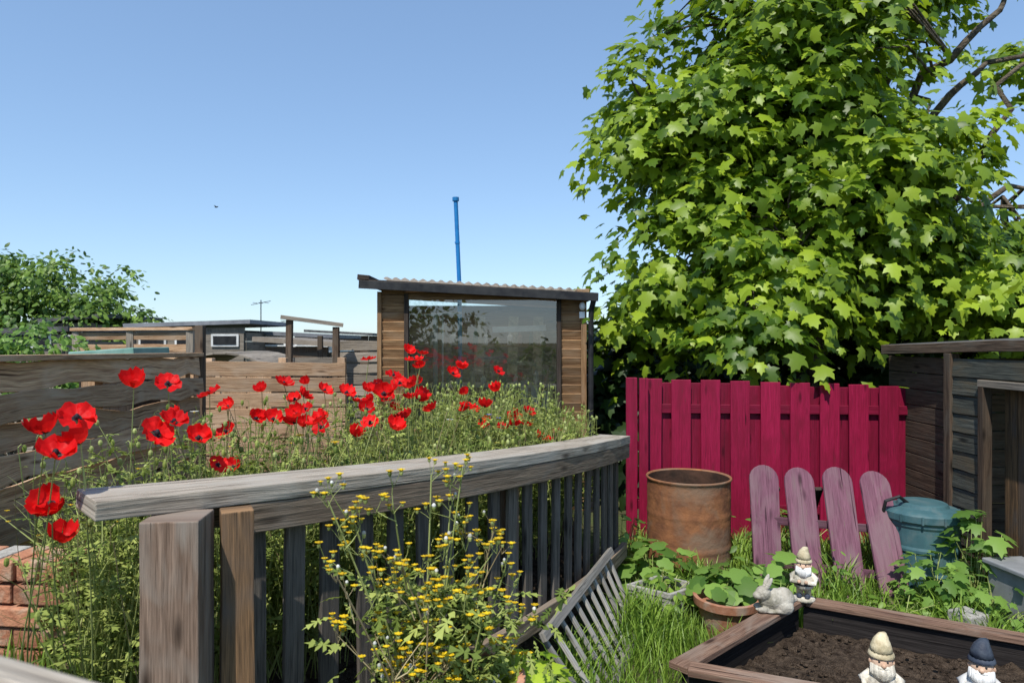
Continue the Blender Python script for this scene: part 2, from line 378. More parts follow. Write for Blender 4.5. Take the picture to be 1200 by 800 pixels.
def shed_box(name, x0, x1, y0, y1, zl, zr, wall, roofm, over=.15, th=.07, windows=0):
    b = MB(name)
    board(b, ((x0 + x1) / 2, y0, (0)), ((x0 + x1) / 2, y0, min(zl, zr)), x1 - x0, .05, (1, 0, 0), wall)
    for i in range(int(min(zl, zr) / .16)):
        z = i * .16 + .08
        board(b, (x0 - .003, y0 - .04, z), (x1 + .003, y0 - .04, z), .155, .02, (0, 0, 1), wall)
        board(b, (x0 - .02, y0, z), (x0 - .02, y1, z), .155, .02, (0, 0, 1), wall)
        board(b, (x1 + .02, y0, z), (x1 + .02, y1, z), .155, .02, (0, 0, 1), wall)
    board(b, (x0 - over, (y0 + y1) / 2, zl + th / 2), (x1 + over, (y0 + y1) / 2, zr + th / 2), y1 - y0 + 2 * over, th, (0, 1, 0), roofm)
    for i in range(windows):
        xc = x0 + (x1 - x0) * (i + .5) / windows; ww = (x1 - x0) / windows * .38
        board(b, (xc - ww, y0 - .07, 1.62), (xc + ww, y0 - .07, 1.62), .22, .02, (0, 0, 1), 'white')
        board(b, (xc - ww + .04, y0 - .085, 1.62), (xc + ww - .04, y0 - .085, 1.62), .15, .01, (0, 0, 1), 'black')
    return b.build()
shed_box('garden_shed', -6.6, -4.7, 12, 14, 1.84, 1.91, 'grey', 'greyroof', windows=3)
shed_box('garden_shed', -7.4, -6.3, 9.6, 11, 1.70, 1.74, 'grey', 'roof', windows=1)
shed_box('garden_shed', -4.9, -3.5, 13, 15, 1.74, 1.66, 'white', 'greyroof', windows=2)
shed_box('garden_shed', -3.6, -2.7, 10, 12, 1.60, 1.52, 'brownwood', 'tan')
shed_box('garden_shed', -8.9, -7.9, 13, 15, 1.95, 2.05, 'grey', 'roof', windows=1)
shed_box('garden_shed', -5.6, -4.0, 19, 22, 1.86, 1.76, 'brownwood', 'roof')
cp = MB('curved_roof_coop')
for i in range(9):
    a0 = math.pi * (.12 + .76 * i / 9); a1 = math.pi * (.12 + .76 * (i + 1) / 9); xc = -3.0
    p = lambda a: (xc - .5 * math.cos(a), 1.23 + .25 * math.sin(a))
    (xa, za), (xb, zb) = p(a0), p(a1); w = math.hypot(xb - xa, zb - za)
    board(cp, ((xa + xb) / 2, 7.0, (za + zb) / 2), ((xa + xb) / 2, 8.2, (za + zb) / 2), w * 1.03, .02, (xb - xa, 0, zb - za), 'grey')
for x in (-3.4, -3.13, -2.86, -2.6): board(cp, (x, 7.03, 0), (x, 7.03, 1.28), .25, .02, (1, 0, 0), 'lfence')
cp.build()
tb = MB('tarp_covered_box')
board(tb, (-3.72, 6.5, .0), (-3.72, 6.5, 1.36), .5, .5, (1, 0, 0), 'darkwood')
board(tb, (-4.02, 6.5, 1.46), (-3.42, 6.5, 1.50), .62, .09, (0, 1, 0), 'tarp', 6, .012)
tb.build(.01)
for (x, y, z) in ((-5.15, 14, 2.45), (-4.75, 14.5, 2.1)):
    an = MB('tv_antenna'); tube(an, [(x, y, 0), (x, y, z)], .011, 'black', 5)
    tube(an, [(x - .2, y, z - .1), (x + .2, y, z - .02)], .006, 'black', 4)
    for q in (-.12, 0, .12): tube(an, [(x + q, y - .12, z - .06), (x + q, y + .12, z - .06)], .005, 'black', 4)
    an.build()

# ------------------------------------------------------------------ glazed shed
sh = MB('glazed_shed'); YF = 6.5
def lap(x0, x1, z0, z1, y=YF):
    z = z0
    while z < z1 - .02:
        hh = min(.085, z1 - z)
        board(sh, (x0, y - .012, z + hh / 2), (x1, y - .012, z + hh / 2), hh + .006, .018, (0, -.30, 1), 'shed', 1)
        z += .085
lap(-1.24, -1.01, 0, 2.10); lap(.455, .655, 0, 2.0); lap(-1.01, .455, 0, .72)
for x, w in ((-1.255, .04), (.68, .05)): board(sh, (x, YF - .02, 0), (x, YF - .02, 2.07), w, .06, (1, 0, 0), 'shed', tint=.35)
for x in (-1.0, .445): board(sh, (x, YF - .025, .70), (x, YF - .025, 2.05), .04, .06, (1, 0, 0), 'darkwood', tint=.9)
board(sh, (-1.0, YF - .02, .74), (.445, YF - .02, .74), .06, .09, (0, 0, 1), 'shed')
board(sh, (-1.02, YF - .02, 2.03), (.465, YF - .02, 2.03), .07, .05, (0, 0, 1), 'shed', tint=.2)
sh.add([(-.98, YF - .015, .77), (.425, YF - .015, .77), (.425, YF - .015, 2.0), (-.98, YF - .015, 2.0)], [(0, 1, 2, 3)], 'glass')
for i in range(24):
    z = i * .085 + .04
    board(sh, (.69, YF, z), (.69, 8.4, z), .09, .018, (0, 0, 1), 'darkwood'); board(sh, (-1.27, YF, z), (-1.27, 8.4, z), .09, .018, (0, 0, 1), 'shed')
    board(sh, (-1.26, 8.4, z), (.68, 8.4, z), .088, .018, (0, 0, 1), 'shed')
def rz(x): return 2.165 - (x + 1.42) * .0585
for yc, ww in ((6.48, .26), (8.42, .26)): board(sh, (-1.42, yc, rz(-1.42)), (.80, yc, rz(.80)), ww, .035, (0, 1, 0), 'darkwood')
for xa, xb in ((-1.42, -1.15), (.56, .80)): board(sh, (xa, 7.45, rz(xa)), (xb, 7.45, rz(xb)), 1.67, .035, (0, 1, 0), 'darkwood')
for y in (7.0, 7.5, 8.0): board(sh, (-1.2, y, rz(-1.2) - .03), (.6, y, rz(.6) - .03), .05, .07, (0, 1, 0), 'shed')
board(sh, (-1.42, YF - .17, 2.13), (.80, YF - .17, 2.01), .075, .025, (0, 0, 1), 'black', tint=1)
xs = np.linspace(-1.2, .62, 90)
vs = []; n = len(xs)
for yy in (6.36, 8.55):
    for x in xs: vs.append((x, yy, rz(x) + .030 + .012 * math.sin(x * 2 * math.pi / .085) + .012))
sh.add(vs, [(i, i + 1, n + i + 1, n + i) for i in range(n - 1)], 'tan')
board(sh, (-1.44, 7.45, 2.20), (-1.33, 7.45, 2.19), 2.2, .05, (0, 1, 0), 'darkwood', tint=.8)
board(sh, (.64, 7.3, 2.09), (.76, 7.3, 2.09), 1.2, .05, (0, 1, 0), 'lfence')
tube(sh, [(.76, 6.36, 1.98), (.745, 6.4, 1.9), (.742, 6.42, 1.8), (.742, 6.42, .0)], .026, 'black', 10)
ell(sh, (.66, YF - .10, 1.93), (.03, .03, .04), 'white'); board(sh, (.66, YF - .07, 1.88), (.66, YF - .07, 1.82), .05, .03, (1, 0, 0), 'white')
board(sh, (-.95, 7.6, 1.55), (.4, 7.6, 1.55), .3, .02, (0, 1, 0), 'shed'); board(sh, (-.95, 7.9, 1.1), (.5, 7.9, 1.1), .5, .03, (0, 1, 0), 'white')
board(sh, (-.2, 7.0, 1.72), (.35, 7.1, 1.74), .06, .03, (0, 0, 1), 'white'); board(sh, (-.3, 7.3, 1.42), (.25, 7.2, 1.36), .05, .03, (0, 0, 1), 'cream')
for x, w in ((-.75, .05), (-.68, .02)): tube(sh, [(x, 6.7, .3), (x, 6.7, 1.86)], w / 2, 'white', 8)
tube(sh, [(-.9, 6.75, 1.86), (-.5, 6.75, 1.88)], .012, 'white', 6)
for i in range(22):
    x = -.9 + i * .062 + R.normal() * .01; zz = 1.115 if i % 2 else 1.56; yy = 7.8 if i % 2 else 7.55
    hgt = R.uniform(.08, .2); r0 = R.uniform(.02, .04)
    lathe(sh, [(0, 0), (r0, 0), (r0 * 1.15, hgt * .7), (r0 * .5, hgt * .85), (r0 * .5, hgt), (0, hgt)], (x, yy, zz), ['white', 'terra', 'cream', 'greenpaint', 'white'][i % 5], 10)
for x in (-.4, .0, .3): board(sh, (x, 8.2, 1.2), (x + .02, 8.2, 1.9), .12, .02, (1, 0, 0), 'cream')
for i in range(3): board(sh, (.12 + i * .1, 6.62, .95), (.12 + i * .1, 6.62, 1.22 - i * .05), .07, .01, (1, 0, 0), 'white')
sh.build(.002)
bp = MB('blue_pole'); tube(bp, [(-.55, 7.4, 0), (-.57, 7.4, 2.2), (-.61, 7.4, 3.12)], .023, 'blue', 12)
tube(bp, [(-.61, 7.4, 3.12), (-.611, 7.4, 3.16)], .036, 'blue', 12); tube(bp, [(-.592, 7.4, 2.66), (-.593, 7.4, 2.68)], .028, 'blue', 12)
bp.build()

# ------------------------------------------------------------------ red fence
rf = MB('red_board_fence'); x = 1.08; i = 0
while x < 3.34:
    f = i % 2 == 0; y = 5.30 if f else 5.352
    board(rf, (x, y, .03), (x + R.normal() * .004, y, (1.315 if f else 1.285) - (x - 1) * .028 + R.normal() * .005), .15 if f else .12, .02, (1, 0, 0), 'red', 3, .0008, (.35 + R.random() * .65) if f else R.random() * .25)
    x += .1155; i += 1
for z in (.3, 1.08): board(rf, (1.0, 5.326, z), (3.36, 5.326, z - .02), .07, .03, (0, 0, 1), 'red', tint=0)
rf.build(.004)
gp = MB('red_gate')
for x, w, z in ((.915, .085, 1.325), (1.005, .07, 1.32)): board(gp, (x, 5.22, .02), (x, 5.22, z), w, .03, (1, 0, 0), 'red', 3, .001, tint=.5)
for z in (.35, .8): board(gp, (.88, 5.25, z), (1.04, 5.25, z), .07, .02, (0, 0, 1), 'red', tint=.3)
gp.build(.004)

pp = MB('purple_picket_panel')
def picket(mb, b0, t0, w, t, k):
    b0 = np.asarray(b0, float); t0 = np.asarray(t0, float); ay = nrm(t0 - b0); ax = nrm(np.cross(ay, V(0, 1, 0)) * 1.0); ax = nrm(ax - ay * np.dot(ax, ay)); az = np.cross(ax, ay)
    L = np.linalg.norm(t0 - b0); out = [(-w / 2 * .9, 0), (w / 2 * .9, 0), (w / 2, L - w * .5)]
    out += [(w / 2 * math.cos(a), L - w * .5 + w * .5 * math.sin(a)) for a in np.linspace(.25, math.pi - .25, 9)] + [(-w / 2, L - w * .5)]
    o = R.random() * 9; n = len(out); vs = [b0 + ax * x + ay * y + az * s * t / 2 for s in (-1, 1) for x, y in out]
    fs = [tuple(range(n)), tuple(range(2 * n - 1, n - 1, -1))] + [(i, n + i, n + (i + 1) % n, (i + 1) % n) for i in range(n)]
    uv = [[(out[a % n][1] + o, out[a % n][0] + o) for a in f] for f in fs]
    mb.add(vs, fs, k, uv)
B = [(1.64, 4.36, .0), (1.86, 4.24, 0), (2.07, 4.14, 0), (2.29, 4.05, 0)]
T = [(1.70, 4.62, .765), (1.915, 4.58, .755), (2.15, 4.54, .765), (2.375, 4.50, .745)]
for b, t in zip(B, T): picket(pp, b, t, .195, .022, 'purple')
for f in (.22, .55):
    a = V(*B[0]) * (1 - f) + V(*T[0]) * f + V(-.02, .028, 0); b = V(*B[3]) * (1 - f) + V(*T[3]) * f + V(.02, .028, 0)
    board(pp, a, b, .05, .02, (0, 0, 1), 'purple', tint=0)
board(pp, (2.05, 4.95, 0), (2.05, 4.56, .62), .05, .03, (1, 0, 0), 'darkwood'); board(pp, (1.75, 5.0, 0), (1.78, 4.6, .62), .05, .03, (1, 0, 0), 'darkwood')
pp.build(.004)

ba = MB('rusty_barrel'); bc = (1.225, 4.74, 0)
prof = [(.278, 0), (.285, .01), (.283, .03)]
for z in np.linspace(.05, .63, 40):
    r = .281
    for zc in (.21, .43): r += .006 * math.exp(-((z - zc) / .009) ** 2)
    for zc in (.10, .14, .54, .58): r += .0015 * math.exp(-((z - zc) / .008) ** 2)
    prof.append((r, z))
prof += [(.283, .648), (.289, .655), (.291, .663), (.287, .670), (.279, .669), (.274, .66)]
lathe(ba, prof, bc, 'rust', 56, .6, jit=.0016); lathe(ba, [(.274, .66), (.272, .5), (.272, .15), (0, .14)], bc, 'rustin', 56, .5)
ba.build(smooth=True)

gb = MB('green_plastic_water_butt'); c = (2.62, 4.36, -.03)
pr = [(.20, 0), (.205, .03)]
for z in np.linspace(.05, .5, 30): pr.append((.20 + .02 * z + .008 * (1 if (z * 10) % 1.6 < .35 else 0), z))
pr += [(.225, .51), (.232, .515), (.232, .555), (.222, .565), (.20, .575), (.15, .585), (.14, .605), (.13, .61), (0, .612)]
lathe(gb, pr, c, 'tealplastic', 40, .5)
for a in np.linspace(0, 2 * math.pi, 13)[:-1]: tube(gb, [(c[0] + .236 * math.cos(a), c[1] + .236 * math.sin(a), .48), (c[0] + .236 * math.cos(a), c[1] + .236 * math.sin(a), .53)], .008, 'tealplastic', 5)
tube(gb, [(c[0] - .25, c[1], .51), (c[0] - .25, c[1] - .03, .59), (c[0] - .17, c[1] - .04, .62), (c[0] - .10, c[1] - .02, .57)], .012, 'black', 6)
gb.build(.002)

ob = MB('timber_outbuilding')
for i in range(13):
    z = i * .124 + .06
    if z > 1.5: break
    y1 = 4.66; y0 = 4.34 if z < 1.33 else 3.0
    board(ob, (3.0, y1, z), (3.0, y0, z), .118, .03, (.08, 0, 1), 'teal', 4, .002)
    if z < 1.33: board(ob, (3.0, 3.40, z), (3.0, 3.0, z), .118, .03, (.08, 0, 1), 'teal', 2, .002)
    board(ob, (3.0, 4.675, z), (4.9, 4.675, z), .118, .03, (0, 0, 1), 'brownwood')
    board(ob, (3.06, 4.69, z), (3.10, 5.6, z), .118, .02, (0, 0, 1), 'brownwood', tint=.2)
for y in (4.31, 3.43): board(ob, (2.985, y, 0), (2.985, y, 1.32), .05, .06, (0, 1, 0), 'brownwood')
board(ob, (2.98, 4.34, 1.335), (2.98, 3.40, 1.335), .045, .05, (0, 0, 1), 'grey', tint=.2)
for i in range(8): board(ob, (3.10, 3.46 + i * .11, .05), (3.10, 3.46 + i * .11, 1.30), .105, .02, (0, 1, 0), 'postorange', tint=.1)
board(ob, (3.0, 4.66, 0), (3.0, 4.66, 1.52), .07, .07, (1, 0, 0), 'brownwood')
board(ob, (3.0, 4.20, 1.56), (5.0, 4.20, 1.66), 2.6, .03, (0, 1, 0), 'roof')
board(ob, (2.985, 2.92, 1.60), (2.985, 5.5, 1.535), .07, .025, (0, 0, 1), 'brownwood', 8, .003, tint=1)
board(ob, (3.0, 2.905, 1.565), (5.0, 2.905, 1.665), .085, .025, (0, 0, 1), 'grey', 6, .003, tint=.3)
ob.build(.004)

# ------------------------------------------------------------------ raised bed
A, Bc, C, D = V(1.48, 3.54, 0), V(.68, 2.80, 0), V(2.66, 2.86, 0), V(1.98, 2.28, 0)
rb = MB('raised_planting_bed'); cen = (A + Bc + C + D) / 4
for i, (p, q) in enumerate(((Bc, A), (A, C), (C, D), (D, Bc))):
    d = nrm(q - p); n = V(-d[1], d[0], 0); n = n if np.dot(n, cen - p) > 0 else -n
    dz = .002 * i
    board(rb, p + d * (.0 if i % 2 == 0 else .045) + V(0, 0, .262 + dz), q - d * (.0 if i % 2 == 0 else .045) + V(0, 0, .262 + dz), .09, .028, n, 'bed', 4, .0012, .5 + .1 * i)
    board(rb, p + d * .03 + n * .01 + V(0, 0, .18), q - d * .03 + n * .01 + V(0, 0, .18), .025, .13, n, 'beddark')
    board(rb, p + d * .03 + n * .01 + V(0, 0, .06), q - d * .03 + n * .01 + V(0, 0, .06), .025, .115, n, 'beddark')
rb.build(.004)
so = MB('bed_soil'); n = 34; vs = []
for j in range(n):
    for i in range(n):
        u, v = i / (n - 1), j / (n - 1); p = (A * (1 - u) + C * u) * (1 - v) + (Bc * (1 - u) + D * u) * v
        vs.append((p[0], p[1], .13 + R.normal() * .008 + .015 * math.sin(p[0] * 9) * math.cos(p[1] * 8)))
so.add(vs, [(j * n + i, j * n + i + 1, (j + 1) * n + i + 1, (j + 1) * n + i) for j in range(n - 1) for i in range(n - 1)], 'soil')
for _ in range(500):
    u, v = R.uniform(.05, .95, 2); p = (A * (1 - u) + C * u) * (1 - v) + (Bc * (1 - u) + D * u) * v; r = R.uniform(.004, .014)
    ell(so, (p[0], p[1], .135), (r, r * .8, r * .7), 'soil', 6, 4)
so.build()

# ------------------------------------------------------------------ statues
def gnome(x, y, z, H, yaw, hat, coat, trouser, beard='white'):
    mb = MB('garden_gnome'); f = V(math.sin(yaw), -math.cos(yaw), 0); s = V(f[1], -f[0], 0) * -1; o = V(x, y, z)
    P = lambda a, b, c: o + s * a * H + f * b * H + V(0, 0, 1) * c * H
    lathe(mb, [(0, 0), (.20 * H, 0), (.20 * H, .04 * H), (.17 * H, .06 * H), (0, .06 * H)], o, 'stone', 18)
    for q in (-.07, .07):
        ell(mb, P(q, .06, .09), (.055 * H, .055 * H, .045 * H), 'navy', 10, 6); ell(mb, P(q, .11, .085), (.045 * H, .045 * H, .035 * H), 'navy', 10, 6)
        tube(mb, [P(q, 0, .09), P(q * .95, 0, .17), P(q * .8, 0, .27)], [.06 * H, .065 * H, .075 * H], trouser, 10)
    lathe(mb, [(.13 * H, .22 * H), (.17 * H, .25 * H), (.18 * H, .33 * H), (.17 * H, .42 * H), (.14 * H, .5 * H), (.07 * H, .55 * H), (0, .57 * H)], o, coat, 18)
    lathe(mb, [(.176 * H, .30 * H), (.186 * H, .305 * H), (.186 * H, .335 * H), (.176 * H, .34 * H)], o, 'black', 18)
    for q in (-1, 1):
        tube(mb, [P(q * .11, 0, .50), P(q * .21, .02, .42), P(q * .19, .12, .36), P(q * .08, .19, .38)], [.05 * H, .055 * H, .045 * H, .035 * H], coat, 10)
        ell(mb, P(q * .06, .20, .385), (.035 * H,) * 3, 'skin', 8, 6)
    ell(mb, P(0, .02, .64), (.125 * H, .125 * H, .12 * H), 'skin', 14, 10)
    ell(mb, P(0, .145, .64), (.03 * H,) * 3, 'skin', 8, 6)
    for q in (-1, 1):
        ell(mb, P(q * .045, .125, .68), (.014 * H,) * 3, 'black', 8, 6); ell(mb, P(q * .125, .02, .64), (.02 * H, .025 * H, .035 * H), 'skin', 8, 6)
        tube(mb, [P(q * .005, .145, .61), P(q * .05, .135, .605), P(q * .09, .10, .62)], [.02 * H, .018 * H, .006 * H], beard, 6)
    n = 12
    for i in range(n):
        a = -1.25 + 2.5 * i / (n - 1)
        tube(mb, [P(.115 * math.sin(a), .02 + .095 * math.cos(a), .63), P(.12 * math.sin(a), .05 + .11 * math.cos(a), .54), P(.05 * math.sin(a), .15, .42 + .03 * abs(a))], [.025 * H, .035 * H, .010 * H], beard, 6)
    lathe(mb, [(.145 * H, .71 * H), (.15 * H, .725 * H), (.14 * H, .75 * H), (.125 * H, .77 * H)], o, hat, 18)
    tube(mb, [P(0, 0, .755), P(0, -.005, .82), P(.01, -.015, .89), P(.03, -.04, .94), P(.05, -.07, .95)], [.13 * H, .12 * H, .095 * H, .06 * H, .03 * H], hat, 16)
    return mb.build(smooth=True)
gnome(1.50, 3.51, .275, .275, -.5, 'cream', 'stone', 'cream')
gnome(1.46, 2.70, .13, .325, -.3, 'cream', 'stone', 'greenpaint', 'stone')
gnome(1.83, 2.66, .13, .32, -.6, 'navy', 'white', 'stone')
rbt = MB('rabbit_statue'); o = V(1.285, 3.355, .278)
def E(c, r, rot=None): ell(rbt, o + V(*c), r, 'stone', 16, 12, rot)
E((.015, 0, .055), (.075, .05, .055)); E((.05, 0, .06), (.05, .052, .055)); E((-.055, -.01, .09), (.037, .034, .037)); E((-.085, -.015, .082), (.022, .02, .02))
E((-.04, 0, .06), (.035, .035, .045)); E((-.03, .015, .14), (.013, .010, .04), rotm('Y', 20)); E((-.035, -.028, .138), (.013, .010, .04), rotm('Y', 28))
for q in (-.03, .03): E((-.06, q, .015), (.03, .014, .015)); E((.045, q * 1.3, .03), (.04, .02, .035)); E((.03, q * 1.4, .012), (.045, .014, .012))
E((.10, 0, .06), (.018, .018, .018)); E((.0, 0, .008), (.09, .05, .01))
ro = rbt.build(smooth=True); rm = ro.modifiers.new('Remesh', 'REMESH'); rm.mode = 'VOXEL'; rm.voxel_size = .0035; rm.use_smooth_shade = True
sm = ro.modifiers.new('Smooth', 'SMOOTH'); sm.iterations = 4

# ------------------------------------------------------------------ small stuff
rk = MB('slatted_wooden_rack'); a0, c0, b0, d0 = V(.57, 3.92, .40), V(.13, 2.86, .36), V(.72, 3.80, .03), V(.36, 2.84, .03)
nn = np.cross(a0 - c0, b0 - a0)
board(rk, c0, a0, .04, .025, np.cross(nn, a0 - c0), 'rack'); board(rk, d0, b0, .04, .025, np.cross(nn, b0 - d0), 'rack')
nv = nrm(nn)
for i in range(11):
    f = (i + .3) / 10.6; p = c0 + (a0 - c0) * f; q = d0 + (b0 - d0) * f
    board(rk, p + nv * .02, q + nv * .02, .028, .014, np.cross(nn, q - p), 'rack')
rk.build(.002)
tg = MB('stone_trough'); o = V(.88, 3.95, 0)
lathe(tg, [(0, .0), (.17, 0), (.19, .16), (.20, .17), (.20, .20), (.175, .2), (.165, .12), (0, .11)], o, 'concrete', 4, sx=1.1, sy=.8, tint=.0); tg.build(.006)
def pot(name, c, r, hh, k='terra'):
    p = MB(name); lathe(p, [(0, 0), (r * .68, 0), (r * .92, hh * .78), (r * 1.03, hh * .79), (r * 1.06, hh), (r * .93, hh), (r * .88, hh * .8), (0, hh * .78)], c, k, 32); return p.build(.003)
pot('terracotta_bowl', (1.17, 3.72, 0), .17, .22)
pot('terracotta_planter', (-.14, 1.98, 0), .17, .635)
st = MB('concrete_block'); board(st, (2.42, 3.62, 0), (2.42, 3.62, .17), .15, .13, (1, .4, 0), 'concrete', 3, .004); st.build(.008)
cr = MB('grey_storage_box')
board(cr, (2.86, 3.72, 0), (2.86, 3.72, .33), .22, .42, (1, .1, 0), 'greyplastic'); board(cr, (2.85, 3.72, .332), (2.85, 3.72, .36), .25, .45, (1, .1, 0), 'greyplastic', tint=.3)
for i in range(4): board(cr, (2.78 + i * .05, 3.50 + .006 * i, .03), (2.78 + i * .05, 3.50 + .006 * i, .31), .014, .02, (1, .1, 0), 'greyplastic')
cr.build(.008)
bw = MB('brick_edging')
for r_ in range(4):
    for i in range(5):
        p = V(-2.05 + .215 * i + (r_ % 2) * .09 - .12, 2.50 - .03 * i, .48 + r_ * .076)
        if p[0] > -1.58: continue
        board(bw, p + V(-.102, .014, 0), p + V(.102, -.014, 0), .066, .10, (0, 0, 1), 'brick', 1)
for i in range(6): board(bw, (-2.05 + i * .085, 2.40, .79), (-2.03 + i * .085, 2.60, .79), .075, .07, (1, 0, 0), 'brick' if i != 2 else 'concrete')
bw.build(.006)
bd = MB('bird'); o = V(-13, 30, 7.5)
ell(bd, o, (.07, .03, .03), 'black', 8, 6); ell(bd, o + V(.07, 0, .02), (.025, .02, .02), 'black', 8, 6)
for q in (-1, 1): bd.add([o + V(.04, 0, .01), o + V(-.03, 0, .01), o + V(-.05, q * .15, .05), o + V(.0, q * .11, .05)], [(0, 1, 2, 3)], 'black')
bd.add([o + V(-.05, 0, 0), o + V(-.11, .02, .0), o + V(-.11, -.02, 0)], [(0, 1, 2)], 'black'); bd.build()

# ------------------------------------------------------------------ foliage
def crown(ells, ncl, per, size, clr, front=.6, up=.55, flat=.20, amp=.16, pw=.28):
    P = []; Nn = []; Tp = []; Ti = []
    vol = np.array([e[1][0] * e[1][1] * e[1][2] for e in ells]) ** .67; vol /= vol.sum()
    cl = []
    while len(cl) < ncl:
        c, r = ells[R.choice(len(ells), p=vol)]
        d = nrm(R.normal(size=3))
        if d[1] > .3 and R.random() < front: continue
        rad = R.uniform(.0, 1) ** pw
        p = V(*c) + d * V(*r) * rad * (1 + amp * math.sin(d[0] * 7 + d[2] * 9 + c[0]))
        cl.append((p, d))
    for p, d in cl:
        out = nrm(nrm(d) + V(0, -.25, .1)); n = int(per * R.uniform(.5, 1.4)); rr = clr * R.uniform(.5, 1.4)
        q = R.normal(size=(n, 3)) * V(.55, .55, flat) * rr
        q[:, 2] -= .6 * (q[:, 0] ** 2 + q[:, 1] ** 2) / rr
        P.append(p + q); o = nrm(q * V(1, 1, .3) + out * rr * .5 + R.normal(size=(n, 3)) * .12 * rr)
        Nn.append(o * .5 + V(0, 0, up) + V(0, -.2, 0) + R.normal(size=(n, 3)) * .36); Tp.append(o + V(0, 0, -.35) + R.normal(size=(n, 3)) * .5)
        t0 = np.clip(R.normal(.48, .27), 0, 1); Ti.append(np.clip(t0 + R.normal(size=n) * .2, 0, 1))
    P = np.concatenate(P); Nn = np.concatenate(Nn); Tp = np.concatenate(Tp); Ti = np.concatenate(Ti)
    sz = size * R.uniform(.45, 1.25, len(P))
    return P, orient(Nn, Tp, sz), Ti, cl

ME = [((3.0, 7.6, 3.8), (1.55, 1.4, 1.6)), ((2.1, 7.1, 2.45), (.9, .9, .75)), ((1.95, 7.4, 4.0), (.95, .9, .9)),
      ((4.6, 7.3, 2.5), (1.5, 1.1, .7)), ((3.1, 7.6, 5.3), (1.2, 1.3, 1.0)), ((3.1, 6.6, 2.9), (.9, .6, .6)),
      ((6.0, 7.8, 2.6), (1.2, 1.2, .7)), ((2.05, 6.0, 1.74), (.40, .3, .22)), ((3.8, 6.8, 3.3), (.9, .7, .7)), ((2.4, 6.4, 2.3), (.6, .5, .4)),
      ((1.5, 7.3, 2.0), (.45, .5, .5)), ((6.0, 8.2, 5.0), (.4, .4, .2)), ((4.3, 7.4, 5.6), (.5, .4, .3))]
P, Mt, Ti, cl = crown(ME, 600, 54, .150, .45, up=.7, flat=.13, amp=.20, pw=.4)
tree = empty('sycamore_tree')
lv = inst('leaves', *MAPLE, P, Mt, Ti, 'maple'); lv.parent = tree
tk = MB('trunk_and_limbs'); base_p = V(3.5, 8.0, 0)
tube(tk, [base_p, base_p + V(.05, 0, .7), base_p + V(-.05, -.05, 1.5), base_p + V(0, 0, 2.3)], [.27, .2, .18, .16], 'bark', 12)
limbs = [[V(3.5, 8, 1.1), V(2.7, 7.6, 2.0), V(2.0, 7.3, 2.8), V(1.6, 7.3, 3.9)], [V(3.5, 8, 2.2), V(3.2, 7.7, 3.2), V(2.6, 7.5, 4.3), V(2.4, 7.4, 5.3)],
         [V(3.5, 8, 2.2), V(3.8, 7.8, 3.4), V(4.1, 7.6, 4.6), V(4.3, 7.6, 5.9)], [V(3.5, 8, 1.5), V(4.4, 7.6, 2.4), V(5.2, 7.6, 3.1), V(6.4, 7.8, 3.6)],
         [V(3.8, 7.8, 3.4), V(4.5, 7.1, 4.1), V(5.2, 7.1, 4.6), V(6.3, 7.3, 5.3)], [V(3.5, 8, 1.0), V(3.2, 7.2, 1.7), V(2.9, 6.7, 2.2), V(2.6, 6.3, 2.4)],
         [V(4.4, 7.6, 2.4), V(4.6, 6.9, 3.2), V(4.9, 6.7, 4.1), V(5.6, 6.9, 4.8)], [V(4.0, 7.4, 3.9), V(4.4, 6.8, 4.4), V(4.9, 6.8, 5.0), V(5.2, 6.8, 5.4)], [V(3.5, 8, 1.6), V(2.7, 7.3, 1.9), V(2.1, 6.6, 1.95), V(2.0, 6.1, 1.75)]]
for li, L in enumerate(limbs):
    pts = [L[0]]
    for a, b in zip(L, L[1:]):
        for f in (.25, .5, .75, 1): pts.append(a + (b - a) * f + R.normal(size=3) * .05)
    tube(tk, pts, np.linspace(.05 if li in (4, 6, 7) else .085, .012, len(pts)), 'bark', 8)
lp = np.array([a + (b - a) * f for L in limbs for a, b in zip(L, L[1:]) for f in (0, .25, .5, .75, 1)])
for i in range(320):
    p, d = cl[R.integers(len(cl))]; q = lp[np.argmin(np.linalg.norm(lp - p, axis=1))]; m = (p + q) / 2 + V(0, 0, .12) + R.normal(size=3) * .05
    tube(tk, [q, m, p], [.018, .012, .004], 'bark', 5)
to = tk.build(smooth=True); to.parent = tree

def bush(name, ells, ncl, per, size, clr, key, tpl=OVAL, stems=True, front=.4):
    P, Mt, Ti, cl = crown(ells, ncl, per, size, clr, front)
    e = empty(name); l = inst('foliage', *tpl, P, Mt, Ti, key); l.parent = e
    if stems:
        mb = MB('stems'); c = V(*ells[0][0])
        for i in range(14):
            p = cl[R.integers(len(cl))][0]; tube(mb, [V(c[0] + R.normal() * .1, c[1] + .1, 0), (c * V(1, 1, .3) + p) / 2 * V(1, 1, .8), p], [.03, .02, .006], 'bark', 5)
        s = mb.build(); s.parent = e
    return e
bush('shade_backing_foliage', [((3.6, 9.2, 1.2), (3.4, .5, 1.4)), ((1.4, 7.7, .8), (.6, .6, 1.0)), ((5.0, 8.9, 1.6), (2.2, .5, 1.3)), ((2.6, 6.4, .7), (1.5, .25, .4))], 520, 22, .2, .4, 'shadeleaf', MAPLE)  # dark foliage added to stand for the shaded hollow under the crown
bush('elder_bush', [((-9.6, 14, 2.2), (2.0, 1.5, 1.15)), ((-8.3, 13.6, 1.7), (1.0, 1, .85)), ((-10.8, 14, 2.6), (1.4, 1.2, 1.0))], 460, 40, .13, .30, 'bush')
bush('garden_shrub', [((-5.2, 7.2, 1.45), (.75, .5, .42)), ((-5.9, 7.2, 1.5), (.6, .5, .5)), ((-4.6, 7.0, 1.3), (.4, .3, .3))], 150, 26, .08, .2, 'weed')
